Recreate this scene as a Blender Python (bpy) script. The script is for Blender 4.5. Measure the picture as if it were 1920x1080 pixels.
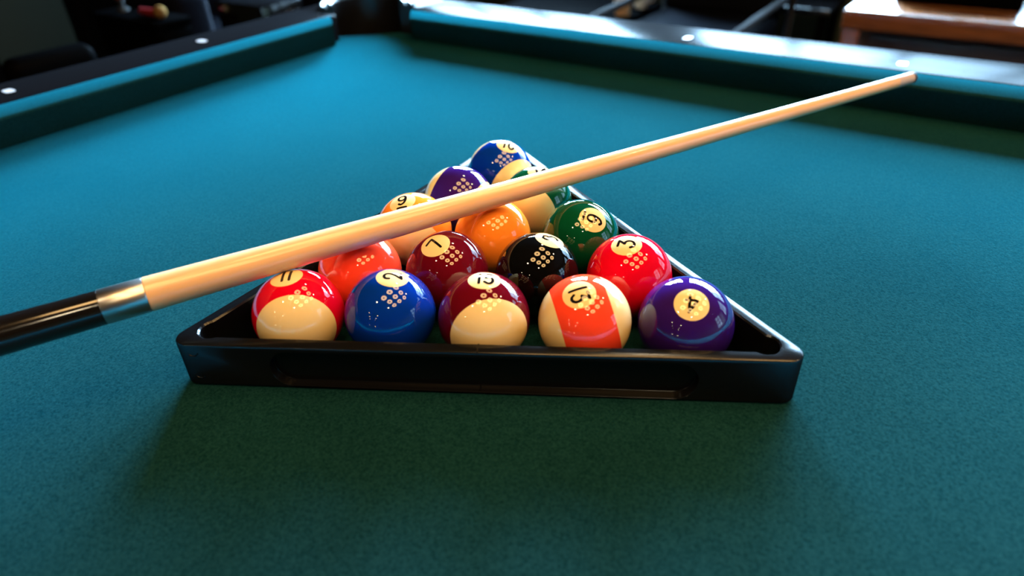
import bpy, bmesh, math, random
from mathutils import Vector, Matrix, Quaternion

# ------------------------------------------------------------------ clear
for o in list(bpy.data.objects):
    bpy.data.objects.remove(o, do_unlink=True)
scene = bpy.context.scene
COL = scene.collection
PI = math.pi
BED = 0.78            # height of the cloth above the floor

# ------------------------------------------------------------------ camera
cam_d = bpy.data.cameras.new('camera')
cam = bpy.data.objects.new('camera', cam_d)
COL.objects.link(cam)
cam_d.sensor_fit = 'HORIZONTAL'
cam_d.sensor_width = 36.0
cam_d.lens = 1256.448 / 1920 * 36.0
cam_d.clip_start = 0.01
cam_d.clip_end = 200
cR = Vector((0.8259143803573861, 0.5629712370300816, -0.030476590946080035))
cD = Vector((0.2935625974831145, -0.4755666012090507, -0.8292511134592697))
cF = Vector((-0.48133817392540346, 0.6759436323328236, -0.5580445934070741))
cm = Matrix((cR, -cD, -cF)).transposed().to_4x4()
cm.translation = Vector((0.3200933, -0.4464107, BED + 0.2767098))
cam.matrix_world = cm
cam_d.dof.use_dof = True
cam_d.dof.focus_distance = 0.462
cam_d.dof.aperture_fstop = 4.2
scene.camera = cam

# ------------------------------------------------------------------ sky
SKY = 5.0             # even part of the overcast sky
GLOW = 430.0          # brighter haze around the veiled sun
SUN_AZ, SUN_EL = math.radians(122), math.radians(24)
world = bpy.data.worlds.new('overcast_sky')
scene.world = world
world.use_nodes = True
wn = world.node_tree
wn.nodes.clear()
w_out = wn.nodes.new('ShaderNodeOutputWorld')
w_bg = wn.nodes.new('ShaderNodeBackground')
w_tc = wn.nodes.new('ShaderNodeTexCoord')
w_dot = wn.nodes.new('ShaderNodeVectorMath'); w_dot.operation = 'DOT_PRODUCT'
w_dot.inputs[1].default_value = (math.cos(SUN_EL) * math.cos(SUN_AZ), math.cos(SUN_EL) * math.sin(SUN_AZ), math.sin(SUN_EL))
w_max = wn.nodes.new('ShaderNodeMath'); w_max.operation = 'MAXIMUM'; w_max.inputs[1].default_value = 0.0
w_pow = wn.nodes.new('ShaderNodeMath'); w_pow.operation = 'POWER'; w_pow.inputs[1].default_value = 9.0
w_mul = wn.nodes.new('ShaderNodeMath'); w_mul.operation = 'MULTIPLY_ADD'; w_mul.inputs[1].default_value = GLOW; w_mul.inputs[2].default_value = SKY
w_bg.inputs['Color'].default_value = (0.46, 0.74, 1.0, 1)
for a_, b_ in ((w_tc.outputs['Generated'], w_dot.inputs[0]), (w_dot.outputs['Value'], w_max.inputs[0]), (w_max.outputs[0], w_pow.inputs[0]),
               (w_pow.outputs[0], w_mul.inputs[0]), (w_mul.outputs[0], w_bg.inputs['Strength']), (w_bg.outputs[0], w_out.inputs[0])):
    wn.links.new(a_, b_)

LAMP = 19.0            # radiance of the pendant rings
SPOT = 70.0           # radiance of the small ceiling lights

# ------------------------------------------------------------------ exposure
scene.view_settings.view_transform = 'Standard'
scene.view_settings.look = 'None'
scene.view_settings.exposure = 0.0
scene.view_settings.gamma = 1.0
scene.view_settings.use_curve_mapping = False
scene.cycles.use_denoising = True
scene.cycles.max_bounces = 8
scene.cycles.diffuse_bounces = 4
scene.cycles.glossy_bounces = 5
scene.cycles.transparent_max_bounces = 12
scene.cycles.caustics_reflective = False
scene.cycles.caustics_refractive = False
scene.cycles.sample_clamp_indirect = 8.0

# ------------------------------------------------------------------ helpers
def mat(name, color, rough=0.5, metal=0.0, coat=0.0, emit=None, strength=0.0, spec=0.5,
        vary=None, bump=None, sheen=0.0, aniso=0.0):
    m = bpy.data.materials.new(name)
    m.use_nodes = True
    nt = m.node_tree
    b = nt.nodes['Principled BSDF']
    b.inputs['Base Color'].default_value = (*color, 1)
    b.inputs['Roughness'].default_value = rough
    b.inputs['Metallic'].default_value = metal
    b.inputs['Coat Weight'].default_value = coat
    b.inputs['Coat Roughness'].default_value = 0.05
    b.inputs['Specular IOR Level'].default_value = spec
    b.inputs['Sheen Weight'].default_value = sheen
    b.inputs['Anisotropic'].default_value = aniso
    if emit:
        b.inputs['Emission Color'].default_value = (*emit, 1)
        b.inputs['Emission Strength'].default_value = strength
    if vary or bump:
        tc = nt.nodes.new('ShaderNodeTexCoord')
        if vary:
            scale, amount, stretch = vary
            mp = nt.nodes.new('ShaderNodeMapping')
            mp.inputs['Scale'].default_value = stretch
            nz = nt.nodes.new('ShaderNodeTexNoise')
            nz.inputs['Scale'].default_value = scale
            nz.inputs['Detail'].default_value = 6
            rp = nt.nodes.new('ShaderNodeValToRGB')
            rp.color_ramp.elements[0].position = 0.3
            rp.color_ramp.elements[1].position = 0.7
            rp.color_ramp.elements[0].color = (*[c * (1 - amount) for c in color], 1)
            rp.color_ramp.elements[1].color = (*[min(1, c * (1 + amount)) for c in color], 1)
            nt.links.new(tc.outputs['Object'], mp.inputs[0])
            nt.links.new(mp.outputs[0], nz.inputs['Vector'])
            nt.links.new(nz.outputs['Fac'], rp.inputs[0])
            nt.links.new(rp.outputs[0], b.inputs['Base Color'])
        if bump:
            scale, dist = bump
            n2 = nt.nodes.new('ShaderNodeTexNoise')
            n2.inputs['Scale'].default_value = scale
            n2.inputs['Detail'].default_value = 3
            bp = nt.nodes.new('ShaderNodeBump')
            bp.inputs['Distance'].default_value = dist
            bp.inputs['Strength'].default_value = 1.0
            nt.links.new(tc.outputs['Object'], n2.inputs['Vector'])
            nt.links.new(n2.outputs['Fac'], bp.inputs['Height'])
            nt.links.new(bp.outputs[0], b.inputs['Normal'])
    return m

def tag(o, label=None, cat=None, group=None, kind=None):
    if label: o['label'] = label
    if cat: o['category'] = cat
    if group: o['group'] = group
    if kind: o['kind'] = kind
    return o

def empty(name, loc=(0, 0, 0), rz=0.0):
    o = bpy.data.objects.new(name, None)
    o.empty_display_size = 0.05
    o.location = loc
    o.rotation_euler = (0, 0, rz)
    COL.objects.link(o)
    return o

def link_mesh(name, me, m=None, parent=None, loc=None):
    o = bpy.data.objects.new(name, me)
    if m is not None:
        for mm in (m if isinstance(m, (list, tuple)) else [m]):
            me.materials.append(mm)
    COL.objects.link(o)
    if parent is not None: o.parent = parent
    if loc is not None: o.location = loc
    return o

def obj(name, bm, m=None, parent=None, loc=None, smooth=None):
    """bmesh -> one mesh object. smooth = angle in degrees or None for flat."""
    bmesh.ops.recalc_face_normals(bm, faces=bm.faces)
    if smooth:
        a = math.radians(smooth)
        for f in bm.faces: f.smooth = True
        for e in bm.edges:
            e.smooth = not (len(e.link_faces) == 2 and e.calc_face_angle(0) > a)
    me = bpy.data.meshes.new(name)
    bm.to_mesh(me); bm.free()
    return link_mesh(name, me, m, parent, loc)

def bx(bm, x0, x1, y0, y1, z0, z1, bevel=0.0, seg=2):
    r = bmesh.ops.create_cube(bm, size=1.0)
    for v in r['verts']:
        v.co = Vector(((x0 + x1) / 2 + v.co.x * (x1 - x0), (y0 + y1) / 2 + v.co.y * (y1 - y0),
                       (z0 + z1) / 2 + v.co.z * (z1 - z0)))
    if bevel:
        es = list({e for v in r['verts'] for e in v.link_edges})
        bmesh.ops.bevel(bm, geom=es, offset=bevel, segments=seg, profile=0.5, affect='EDGES')
    return bm

def box(name, dims, m, parent=None, bevel=0.0, seg=2, loc=None):
    bm = bmesh.new(); bx(bm, *dims, bevel=bevel, seg=seg)
    return obj(name, bm, m, parent, loc, smooth=40 if bevel else None)

def lathe(profile, n=32, axis=Vector((0, 0, 1)), origin=Vector((0, 0, 0)), closed=True, bm=None):
    """profile: list of (along, radius)."""
    bm = bm or bmesh.new()
    axis = Vector(axis).normalized()
    q = Vector((0, 0, 1)).rotation_difference(axis)
    rings = []
    for z, r in profile:
        if r < 1e-7:
            rings.append([bm.verts.new(Vector(origin) + axis * z)])
        else:
            rings.append([bm.verts.new(Vector(origin) + q @ Vector((r * math.cos(2 * PI * k / n), r * math.sin(2 * PI * k / n), z))) for k in range(n)])
    for a, b in zip(rings, rings[1:]):
        for k in range(n):
            k2 = (k + 1) % n
            if len(a) == 1 and len(b) == 1: continue
            if len(a) == 1: bm.faces.new((a[0], b[k], b[k2]))
            elif len(b) == 1: bm.faces.new((a[k], a[k2], b[0]))
            else: bm.faces.new((a[k], a[k2], b[k2], b[k]))
    if closed:
        for rg in (rings[0], rings[-1]):
            if len(rg) > 1: bm.faces.new(rg)
    return bm

def tube(pts, r, n=10, bm=None):
    bm = bm or bmesh.new()
    pts = [Vector(p) for p in pts]
    rings = []
    for i, p in enumerate(pts):
        d = (pts[min(i + 1, len(pts) - 1)] - pts[max(i - 1, 0)]).normalized()
        a = d.cross(Vector((0, 0, 1)))
        if a.length < 1e-3: a = d.cross(Vector((1, 0, 0)))
        a.normalize(); b = d.cross(a)
        rings.append([bm.verts.new(p + (a * math.cos(2 * PI * k / n) + b * math.sin(2 * PI * k / n)) * r) for k in range(n)])
    for A, B in zip(rings, rings[1:]):
        for k in range(n):
            bm.faces.new((A[k], A[(k + 1) % n], B[(k + 1) % n], B[k]))
    bm.faces.new(rings[0]); bm.faces.new(list(reversed(rings[-1])))
    return bm

def prism(poly, z0, z1, bm=None):
    bm = bm or bmesh.new()
    lo = [bm.verts.new((x, y, z0)) for x, y in poly]
    hi = [bm.verts.new((x, y, z1)) for x, y in poly]
    n = len(poly)
    bm.faces.new(hi); bm.faces.new(list(reversed(lo)))
    for i in range(n):
        bm.faces.new((lo[i], lo[(i + 1) % n], hi[(i + 1) % n], hi[i]))
    return bm

def satin(name, color, rough, share, tint=(1, 1, 1), bump=None):
    """matt body with a small even share of gloss."""
    m = bpy.data.materials.new(name); m.use_nodes = True
    nt = m.node_tree; nt.nodes.clear()
    out = nt.nodes.new('ShaderNodeOutputMaterial'); mix = nt.nodes.new('ShaderNodeMixShader')
    df = nt.nodes.new('ShaderNodeBsdfDiffuse'); gl = nt.nodes.new('ShaderNodeBsdfGlossy')
    df.inputs['Color'].default_value = (*color, 1)
    gl.inputs['Color'].default_value = (*tint, 1); gl.inputs['Roughness'].default_value = rough
    mix.inputs[0].default_value = share
    nt.links.new(df.outputs[0], mix.inputs[1]); nt.links.new(gl.outputs[0], mix.inputs[2]); nt.links.new(mix.outputs[0], out.inputs[0])
    if bump:
        tc = nt.nodes.new('ShaderNodeTexCoord'); n2 = nt.nodes.new('ShaderNodeTexNoise'); bp = nt.nodes.new('ShaderNodeBump')
        n2.inputs['Scale'].default_value = bump[0]; bp.inputs['Distance'].default_value = bump[1]
        nt.links.new(tc.outputs['Object'], n2.inputs['Vector']); nt.links.new(n2.outputs['Fac'], bp.inputs['Height'])
        nt.links.new(bp.outputs[0], gl.inputs['Normal']); nt.links.new(bp.outputs[0], df.inputs['Normal'])
    return m

# ------------------------------------------------------------------ materials
M = {}
M['wall'] = mat('olive_wall_paint', (0.024, 0.030, 0.011), 0.7, vary=(3, 0.15, (1, 1, 1)))
M['ceiling'] = mat('dark_ceiling_paint', (0.035, 0.032, 0.03), 0.8)
M['floor'] = mat('dark_floor_boards', (0.022, 0.015, 0.010), 0.55, spec=0.08, vary=(6, 0.4, (0.3, 6, 1)))
M['ground'] = mat('pavement', (0.22, 0.22, 0.21), 0.9)
M['frame'] = mat('dark_window_frame', (0.02, 0.018, 0.016), 0.5)
M['black_wood'] = satin('black_laminate', (0.005, 0.005, 0.006), 0.22, 0.020)
M['black_plastic'] = satin('black_gloss_plastic', (0.005, 0.005, 0.006), 0.12, 0.06)
M['pocket_black'] = mat('black_pocket_plastic', (0.005, 0.005, 0.006), 0.28)
M['black_matte'] = satin('black_matte', (0.0016, 0.0016, 0.0018), 0.5, 0.001)
M['rack'] = satin('black_rack_plastic', (0.004, 0.004, 0.0045), 0.18, 0.029, bump=(700, 0.000015))
M['sight'] = mat('pearl_sight', (0.75, 0.72, 0.74), 0.25)
M['leather'] = satin('black_leather', (0.006, 0.007, 0.010), 0.45, 0.006)
M['navy'] = mat('navy_upholstery', (0.005, 0.006, 0.011), 0.8, spec=0.03, sheen=0.0)
M['chrome'] = satin('satin_metal', (0.03, 0.031, 0.034), 0.4, 0.006)
M['steel'] = mat('polished_steel', (0.55, 0.52, 0.50), 0.30, metal=1)
M['wood'] = mat('varnished_brown_wood', (0.22, 0.075, 0.022), 0.25, coat=0.4, vary=(9, 0.35, (1, 8, 8)))
M['dark_wood'] = mat('dark_brown_wood', (0.035, 0.014, 0.008), 0.4, vary=(9, 0.35, (1, 8, 8)))
M['brass'] = satin('dull_brass', (0.22, 0.11, 0.035), 0.4, 0.01, (1, 0.7, 0.35))
M['maple'] = mat('pale_maple', (0.82, 0.47, 0.23), 0.24, coat=0.3, vary=(14, 0.05, (1, 1, 1)))
M['cue_black'] = mat('black_cue_lacquer', (0.006, 0.005, 0.005), 0.12, coat=0.5)
M['ferrule'] = mat('ivory_ferrule', (0.55, 0.40, 0.32), 0.25)
M['tip'] = mat('dark_leather_tip', (0.035, 0.022, 0.018), 0.7)
M['print'] = mat('black_print', (0.008, 0.007, 0.007), 0.05)
M['cue_print'] = mat('brown_print', (0.05, 0.03, 0.02), 0.3)
M['white'] = mat('white_ceramic', (0.9, 0.9, 0.92), 0.3)
M['amber'] = mat('amber_drink', (0.95, 0.60, 0.30), 0.3)
M['red'] = mat('dark_red_paint', (0.28, 0.012, 0.015), 0.35)
M['shade'] = mat('black_lamp_enamel', (0.02, 0.018, 0.016), 0.3)
M['glow'] = mat('warm_lamp_ring', (0.8, 0.6, 0.3), 0.5, emit=(1.0, 0.58, 0.22), strength=LAMP)
M['spot'] = mat('warm_spot_glow', (0.8, 0.7, 0.5), 0.5, emit=(1.0, 0.78, 0.50), strength=SPOT)
M['ivory'] = mat('ivory_resin', (0.84, 0.62, 0.30), 0.03)

def glass_mat():
    m = bpy.data.materials.new('window_glass')
    m.use_nodes = True
    nt = m.node_tree; nt.nodes.clear()
    out = nt.nodes.new('ShaderNodeOutputMaterial')
    mix = nt.nodes.new('ShaderNodeMixShader')
    tr = nt.nodes.new('ShaderNodeBsdfTransparent')
    gl = nt.nodes.new('ShaderNodeBsdfGlossy')
    gl.inputs['Roughness'].default_value = 0.02
    tr.inputs['Color'].default_value = (0.95, 0.98, 1, 1)
    mix.inputs[0].default_value = 0.07
    nt.links.new(tr.outputs[0], mix.inputs[1]); nt.links.new(gl.outputs[0], mix.inputs[2])
    nt.links.new(mix.outputs[0], out.inputs[0])
    return m
M['glass'] = glass_mat()

def cloth_mat():
    m = bpy.data.materials.new('green_billiard_cloth')
    m.use_nodes = True
    nt = m.node_tree
    b = nt.nodes['Principled BSDF']
    b.inputs['Roughness'].default_value = 0.95
    b.inputs['Specular IOR Level'].default_value = 0.0
    b.inputs['Sheen Weight'].default_value = 0.34
    b.inputs['Sheen Roughness'].default_value = 0.3
    b.inputs['Sheen Tint'].default_value = (0.0, 0.72, 1.0, 1)
    tc = nt.nodes.new('ShaderNodeTexCoord')
    big = nt.nodes.new('ShaderNodeTexNoise'); big.inputs['Scale'].default_value = 9; big.inputs['Detail'].default_value = 3
    fine = nt.nodes.new('ShaderNodeTexNoise'); fine.inputs['Scale'].default_value = 620; fine.inputs['Detail'].default_value = 4
    fine.inputs['Roughness'].default_value = 0.7
    rp = nt.nodes.new('ShaderNodeValToRGB')
    rp.color_ramp.elements[0].position = 0.33; rp.color_ramp.elements[0].color = (0.0020, 0.0150, 0.0160, 1)
    rp.color_ramp.elements[1].position = 0.68; rp.color_ramp.elements[1].color = (0.0078, 0.0380, 0.0390, 1)
    hs = nt.nodes.new('ShaderNodeMix'); hs.data_type = 'RGBA'; hs.blend_type = 'MULTIPLY'
    hs.inputs['Factor'].default_value = 1.0
    br = nt.nodes.new('ShaderNodeValToRGB')
    br.color_ramp.elements[0].position = 0.3; br.color_ramp.elements[0].color = (0.88, 0.88, 0.88, 1)
    br.color_ramp.elements[1].position = 0.7; br.color_ramp.elements[1].color = (1.08, 1.08, 1.08, 1)
    bm_ = nt.nodes.new('ShaderNodeBump'); bm_.inputs['Distance'].default_value = 0.0004; bm_.inputs['Strength'].default_value = 0.5
    L = nt.links.new
    L(tc.outputs['Object'], big.inputs['Vector']); L(tc.outputs['Object'], fine.inputs['Vector'])
    L(fine.outputs['Fac'], rp.inputs[0]); L(big.outputs['Fac'], br.inputs[0])
    L(rp.outputs[0], hs.inputs[6]); L(br.outputs[0], hs.inputs[7])
    L(hs.outputs[2], b.inputs['Base Color'])
    L(fine.outputs['Fac'], bm_.inputs['Height']); L(bm_.outputs[0], b.inputs['Normal'])
    return m
M['cloth'] = cloth_mat()

# ------------------------------------------------------------------ the room
RX0, RX1, RY0, RY1, RH = -3.1, 3.5, -8.0, 2.8, 2.7
T = 0.2
def wall_with_holes(name, along, fixed, a0, a1, holes):
    """along 'x' or 'y'; fixed = (f0, f1) thickness range; holes (a0, a1, z0, z1)."""
    bm = bmesh.new()
    def put(p0, p1, z0, z1):
        if p1 - p0 < 1e-4 or z1 - z0 < 1e-4: return
        if along == 'x': bx(bm, p0, p1, fixed[0], fixed[1], z0, z1)
        else: bx(bm, fixed[0], fixed[1], p0, p1, z0, z1)
    cur = a0
    for h0, h1, z0, z1 in sorted(holes):
        put(cur, h0, 0, RH)
        put(h0, h1, 0, z0); put(h0, h1, z1, RH)
        cur = h1
    put(cur, a1, 0, RH)
    o = obj(name, bm, M['wall']); tag(o, kind='structure')
    return o
SILL, HEAD = 0.92, 2.36
far_holes = [(-2.85, -1.28, SILL, HEAD), (-0.92, 1.62, SILL, HEAD), (1.95, 3.2, SILL, HEAD)]
right_holes = [(0.55, 1.65, SILL, HEAD)]
wall_with_holes('wall_far', 'x', (RY1, RY1 + T), RX0 - T, RX1 + T, far_holes)
wall_with_holes('wall_right', 'y', (RX1, RX1 + T), RY0, RY1, right_holes)
wall_with_holes('wall_left', 'y', (RX0 - T, RX0), RY0, RY1, [])
wall_with_holes('wall_near', 'x', (RY0 - T, RY0), RX0 - T, RX1 + T, [])
tag(box('floor', (RX0 - T, RX1 + T, RY0 - T, RY1 + T, -0.15, 0), M['floor']), kind='structure')
tag(box('ceiling', (RX0 - T, RX1 + T, RY0 - T, RY1 + T, RH, RH + 0.15), M['ceiling']), kind='structure')
tag(box('ground', (-40, 40, -30, 60, -0.4, -0.2), M['ground']), kind='structure')
for nm, d in (('baseboard_far', (RX0, RX1, RY1 - 0.02, RY1, 0, 0.12)), ('baseboard_left', (RX0, RX0 + 0.02, RY0, RY1 - 0.02, 0, 0.12)),
              ('baseboard_right', (RX1 - 0.02, RX1, RY0, RY1 - 0.02, 0, 0.12))):
    tag(box(nm, d, M['frame']), kind='structure')

def window(idx, along, hole, f0, cols, rows):
    a0, a1, z0, z1 = hole
    root = tag(empty('window_%d' % idx, ((a0 + a1) / 2, f0 + T / 2, z0) if along == 'x' else (f0 + T / 2, (a0 + a1) / 2, z0)), kind='structure')
    base = root.location.copy()
    def put(name, p0, p1, d0, d1, q0, q1, m):
        if along == 'x': dims = (p0 - base.x, p1 - base.x, d0 - base.y, d1 - base.y, q0 - base.z, q1 - base.z)
        else: dims = (d0 - base.x, d1 - base.x, p0 - base.y, p1 - base.y, q0 - base.z, q1 - base.z)
        return box(name, dims, m, root)
    fw = 0.07
    d0, d1 = f0 + 0.06, f0 + 0.13
    put('frame_side', a0, a0 + fw, d0, d1, z0, z1, M['frame']); put('frame_side', a1 - fw, a1, d0, d1, z0, z1, M['frame'])
    put('frame_head', a0 + fw, a1 - fw, d0, d1, z1 - fw, z1, M['frame']); put('frame_sill', a0 + fw, a1 - fw, d0, d1, z0, z0 + fw, M['frame'])
    iw = (a1 - a0 - 2 * fw); ih = (z1 - z0 - 2 * fw)
    g = 0.062
    for c in range(1, cols):
        p = a0 + fw + iw * c / cols
        put('mullion', p - g / 2, p + g / 2, d0 + 0.01, d1 - 0.01, z0 + fw, z1 - fw, M['frame'])
    for c in range(cols):
        p0 = a0 + fw + iw * c / cols + (g / 2 if c else 0); p1 = a0 + fw + iw * (c + 1) / cols - (g / 2 if c < cols - 1 else 0)
        for r in range(1, rows):
            z = z0 + fw + ih * r / rows
            put('glazing_bar', p0, p1, d0 + 0.015, d1 - 0.015, z - g / 2, z + g / 2, M['frame'])
        for r in range(rows):
            q0 = z0 + fw + ih * r / rows + (g / 2 if r else 0); q1 = z0 + fw + ih * (r + 1) / rows - (g / 2 if r < rows - 1 else 0)
            put('pane', p0, p1, d0 + 0.033, d0 + 0.037, q0, q1, M['glass'])
    # daylight sampling portal in the opening
    ld = bpy.data.lights.new('window_daylight', 'AREA')
    ld.shape = 'RECTANGLE'; ld.size = a1 - a0; ld.size_y = z1 - z0
    ld.cycles.is_portal = True
    lo = bpy.data.objects.new('window_daylight', ld)
    COL.objects.link(lo)
    c = Vector(((a0 + a1) / 2, f0 + 0.17, (z0 + z1) / 2)) if along == 'x' else Vector((f0 + 0.17, (a0 + a1) / 2, (z0 + z1) / 2))
    lo.location = c
    d = Vector((0, -1, 0)) if along == 'x' else Vector((-1, 0, 0))
    lo.rotation_euler = d.to_track_quat('-Z', 'Y').to_euler()
window(1, 'x', far_holes[0], RY1, 3, 2)
window(2, 'x', far_holes[1], RY1, 5, 2)
window(3, 'x', far_holes[2], RY1, 2, 2)
window(4, 'y', right_holes[0], RX1, 2, 3)

# ------------------------------------------------------------------ the pool table
NX0, NX1, NY0, NY1 = -0.5555, 1.5725, -0.6607, 0.4033      # cushion noses
CX, CY = (NX0 + NX1) / 2, (NY0 + NY1) / 2
CW, RW, ZT, ZN = 0.0361, 0.0966, 0.0411, 0.0365
table = empty('pool_table', (CX, CY, 0))
tag(table, 'green-clothed pool table with black rails and white sights', 'pool table')
TB = Vector((-CX, -CY, BED))                                # world xy, z over the cloth -> table space
def tl(bm):
    bmesh.ops.translate(bm, verts=bm.verts, vec=TB); return bm

# bed cloth with notches for the pockets
corner = [(-0.629, 0.366), (-0.6080, 0.3775), (-0.5900, 0.391), (-0.5720, 0.4060), (-0.5570, 0.4235), (-0.5350, 0.446)]
def mir(p, sx, sy): return (p[0] if sx > 0 else 2 * CX - p[0], p[1] if sy > 0 else 2 * CY - p[1])
def side_notch(sy):
    pts = []
    for k in range(9):
        a = PI + PI * k / 8
        p = (CX + 0.058 * math.cos(a), NY1 + 0.045 + 0.050 * math.sin(a))
        pts.append(mir(p, 1, sy))
    return pts
yo = NY1 + 0.0445
poly = [mir(p, 1, 1) for p in corner]
poly += side_notch(1)
poly += [mir(p, -1, 1) for p in reversed(corner)]
poly += [mir(p, -1, -1) for p in corner]
poly += list(reversed(side_notch(-1)))
poly += [mir(p, 1, -1) for p in reversed(corner)]
obj('bed_cloth', tl(prism(poly, -0.02, 0.0)), M['cloth'], table)

# cushions
prof = [(0.0, 0.0350), (0.0008, 0.0368), (0.0025, 0.0378), (CW, ZT), (CW, 0.0005), (0.015, 0.0005), (0.0105, 0.012), (0.0005, 0.0325)]
def cushion(p0, p1, out, k0, k1):
    p0 = Vector((*p0, 0)); p1 = Vector((*p1, 0)); out = Vector((*out, 0)); d = (p1 - p0).normalized()
    bm = bmesh.new()
    A = [bm.verts.new(p0 - d * s * k0 + out * s + Vector((0, 0, z))) for s, z in prof]
    B = [bm.verts.new(p1 + d * s * k1 + out * s + Vector((0, 0, z))) for s, z in prof]
    n = len(prof)
    for i in range(n): bm.faces.new((A[i], A[(i + 1) % n], B[(i + 1) % n], B[i]))
    bm.faces.new(A); bm.faces.new(list(reversed(B)))
    return obj('cushion', tl(bm), M['cloth'], table, smooth=30)
CO, SO = 0.087, 0.062
cushion((NX0, NY0 + CO), (NX0, NY1 - CO), (-1, 0), 0.8, 0.8)
cushion((NX1, NY0 + CO), (NX1, NY1 - CO), (1, 0), 0.8, 0.8)
for y, s in ((NY1, 1), (NY0, -1)):
    cushion((NX0 + CO, y), (CX - SO, y), (0, s), 0.8, 0.25)
    cushion((CX + SO, y), (NX1 - CO, y), (0, s), 0.25, 0.8)

# wooden rails
OX0, OX1, OY0, OY1 = NX0 - CW - RW, NX1 + CW + RW, NY0 - CW - RW, NY1 + CW + RW
CE = 0.052
def rail(x0, x1, y0, y1):
    bm = bmesh.new(); bx(bm, x0, x1, y0, y1, -0.07, ZT, bevel=0.004, seg=3)
    return obj('rail', tl(bm), M['black_wood'], table, smooth=40)
rail(OX0, NX0 - CW, NY0 + CE - 0.008, NY1 - CE + 0.008)
rail(NX1 + CW, OX1, NY0 + CE - 0.008, NY1 - CE + 0.008)
for y0, y1 in ((NY1 + CW, OY1), (OY0, NY0 - CW)):
    rail(NX0 + CE, CX - 0.085, y0, y1)
    rail(CX + 0.085, NX1 - CE, y0, y1)

# corner pockets
pc = (-0.599, 0.439)
def arc(c, r, a0, a1, n): return [(c[0] + r * math.cos(a0 + (a1 - a0) * k / n), c[1] + r * math.sin(a0 + (a1 - a0) * k / n)) for k in range(n + 1)]
A0, A1 = math.radians(20), math.radians(243)
def sweep(c, a0, a1, n, profile, sx, sy):
    bm = bmesh.new(); rings = []
    for k in range(n + 1):
        a = a0 + (a1 - a0) * k / n
        rings.append([bm.verts.new((*mir((c[0] + r * math.cos(a), c[1] + r * math.sin(a)), sx, sy), z)) for r, z in profile])
    m = len(profile)
    for P, Q in zip(rings, rings[1:]):
        for i in range(m): bm.faces.new((P[i], P[(i + 1) % m], Q[(i + 1) % m], Q[i]))
    bm.faces.new(rings[0]); bm.faces.new(list(reversed(rings[-1])))
    return bm
lip = [(0.060, -0.065), (0.060, 0.040)] + [(0.0655 + 0.0055 * math.cos(t), 0.0435 + 0.0065 * math.sin(t)) for t in [PI - PI * k / 8 for k in range(9)]] \
    + [(0.0785 + 0.0055 * math.cos(t), 0.0415 + 0.0065 * math.sin(t)) for t in [PI - PI * k / 8 for k in range(9)]] + [(0.084, -0.065)]
for sx in (1, -1):
    for sy in (1, -1):
        obj('pocket_liner', tl(sweep(pc, A0, A1, 40, lip, sx, sy)), M['pocket_black'], table, smooth=40)
        outer = [(OX0, NY1 - CE + 0.008)] + [(OX0 + 0.05 + 0.05 * math.cos(PI - t), OY1 - 0.05 + 0.05 * math.sin(PI - t)) for t in [PI / 2 * k / 8 for k in range(9)]] + [(NX0 + CE, OY1)]
        inner = [(NX0 + CE, pc[1] + 0.0835 * math.sin(A0))] + arc(pc, 0.0835, A0, A1, 40) + [(pc[0] + 0.0835 * math.cos(A1), NY1 - CE + 0.008)]
        poly = [mir(p, sx, sy) for p in outer + inner]
        obj('corner_cap', tl(prism(poly, -0.07, ZT - 0.001)), M['black_wood'], table)
        cup = lathe([(-0.065, 0.0655), (-0.10, 0.064), (-0.16, 0.05), (-0.16, 0.0)], 32, origin=(*mir(pc, sx, sy), 0), closed=False)
        obj('pocket_cup', tl(cup), M['black_matte'], table, smooth=40)
for sy in (1, -1):
    c = (CX, NY1 + 0.052)
    obj('pocket_liner', tl(sweep(c, math.radians(-8), math.radians(188), 30, lip, 1, sy)), M['pocket_black'], table, smooth=40)
    outer = [(CX - 0.085, OY1), (CX + 0.085, OY1), (CX + 0.085, c[1])]
    poly = [mir(p, 1, sy) for p in outer + arc(c, 0.0835, 0, PI, 30) + [(CX - 0.085, c[1])]]
    obj('side_cap', tl(prism(poly, -0.07, ZT - 0.001)), M['black_wood'], table)
    cup = lathe([(-0.065, 0.0655), (-0.10, 0.064), (-0.16, 0.05), (-0.16, 0.0)], 32, origin=(*mir(c, 1, sy), 0), closed=False)
    obj('pocket_cup', tl(cup), M['black_matte'], table, smooth=40)

# sights inlaid in the rails
def sight(x, y, along):
    bm = bmesh.new()
    pts = []
    a, b = (0.0085, 0.0055) if along == 'x' else (0.0055, 0.0085)
    for k in range(24):
        t = 2 * PI * k / 24
        c, s = math.cos(t), math.sin(t)
        pts.append((x + a * math.copysign(abs(c) ** 0.5, c), y + b * math.copysign(abs(s) ** 0.5, s)))
    prism(pts, ZT - 0.002, ZT + 0.0004, bm)
    obj('sight', tl(bm), M['sight'], table)
SP = (NY1 - NY0) / 4
for k in (1, 2, 3):
    for x in (NX0 - 0.085, NX1 + 0.085): sight(x, NY0 + SP * k, 'x')
SPX = (NX1 - NX0) / 8
for k in (1, 2, 3, 5, 6, 7):
    for y in (NY1 + 0.069, NY0 - 0.069): sight(NX0 + SPX * k, y, 'y')

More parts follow.
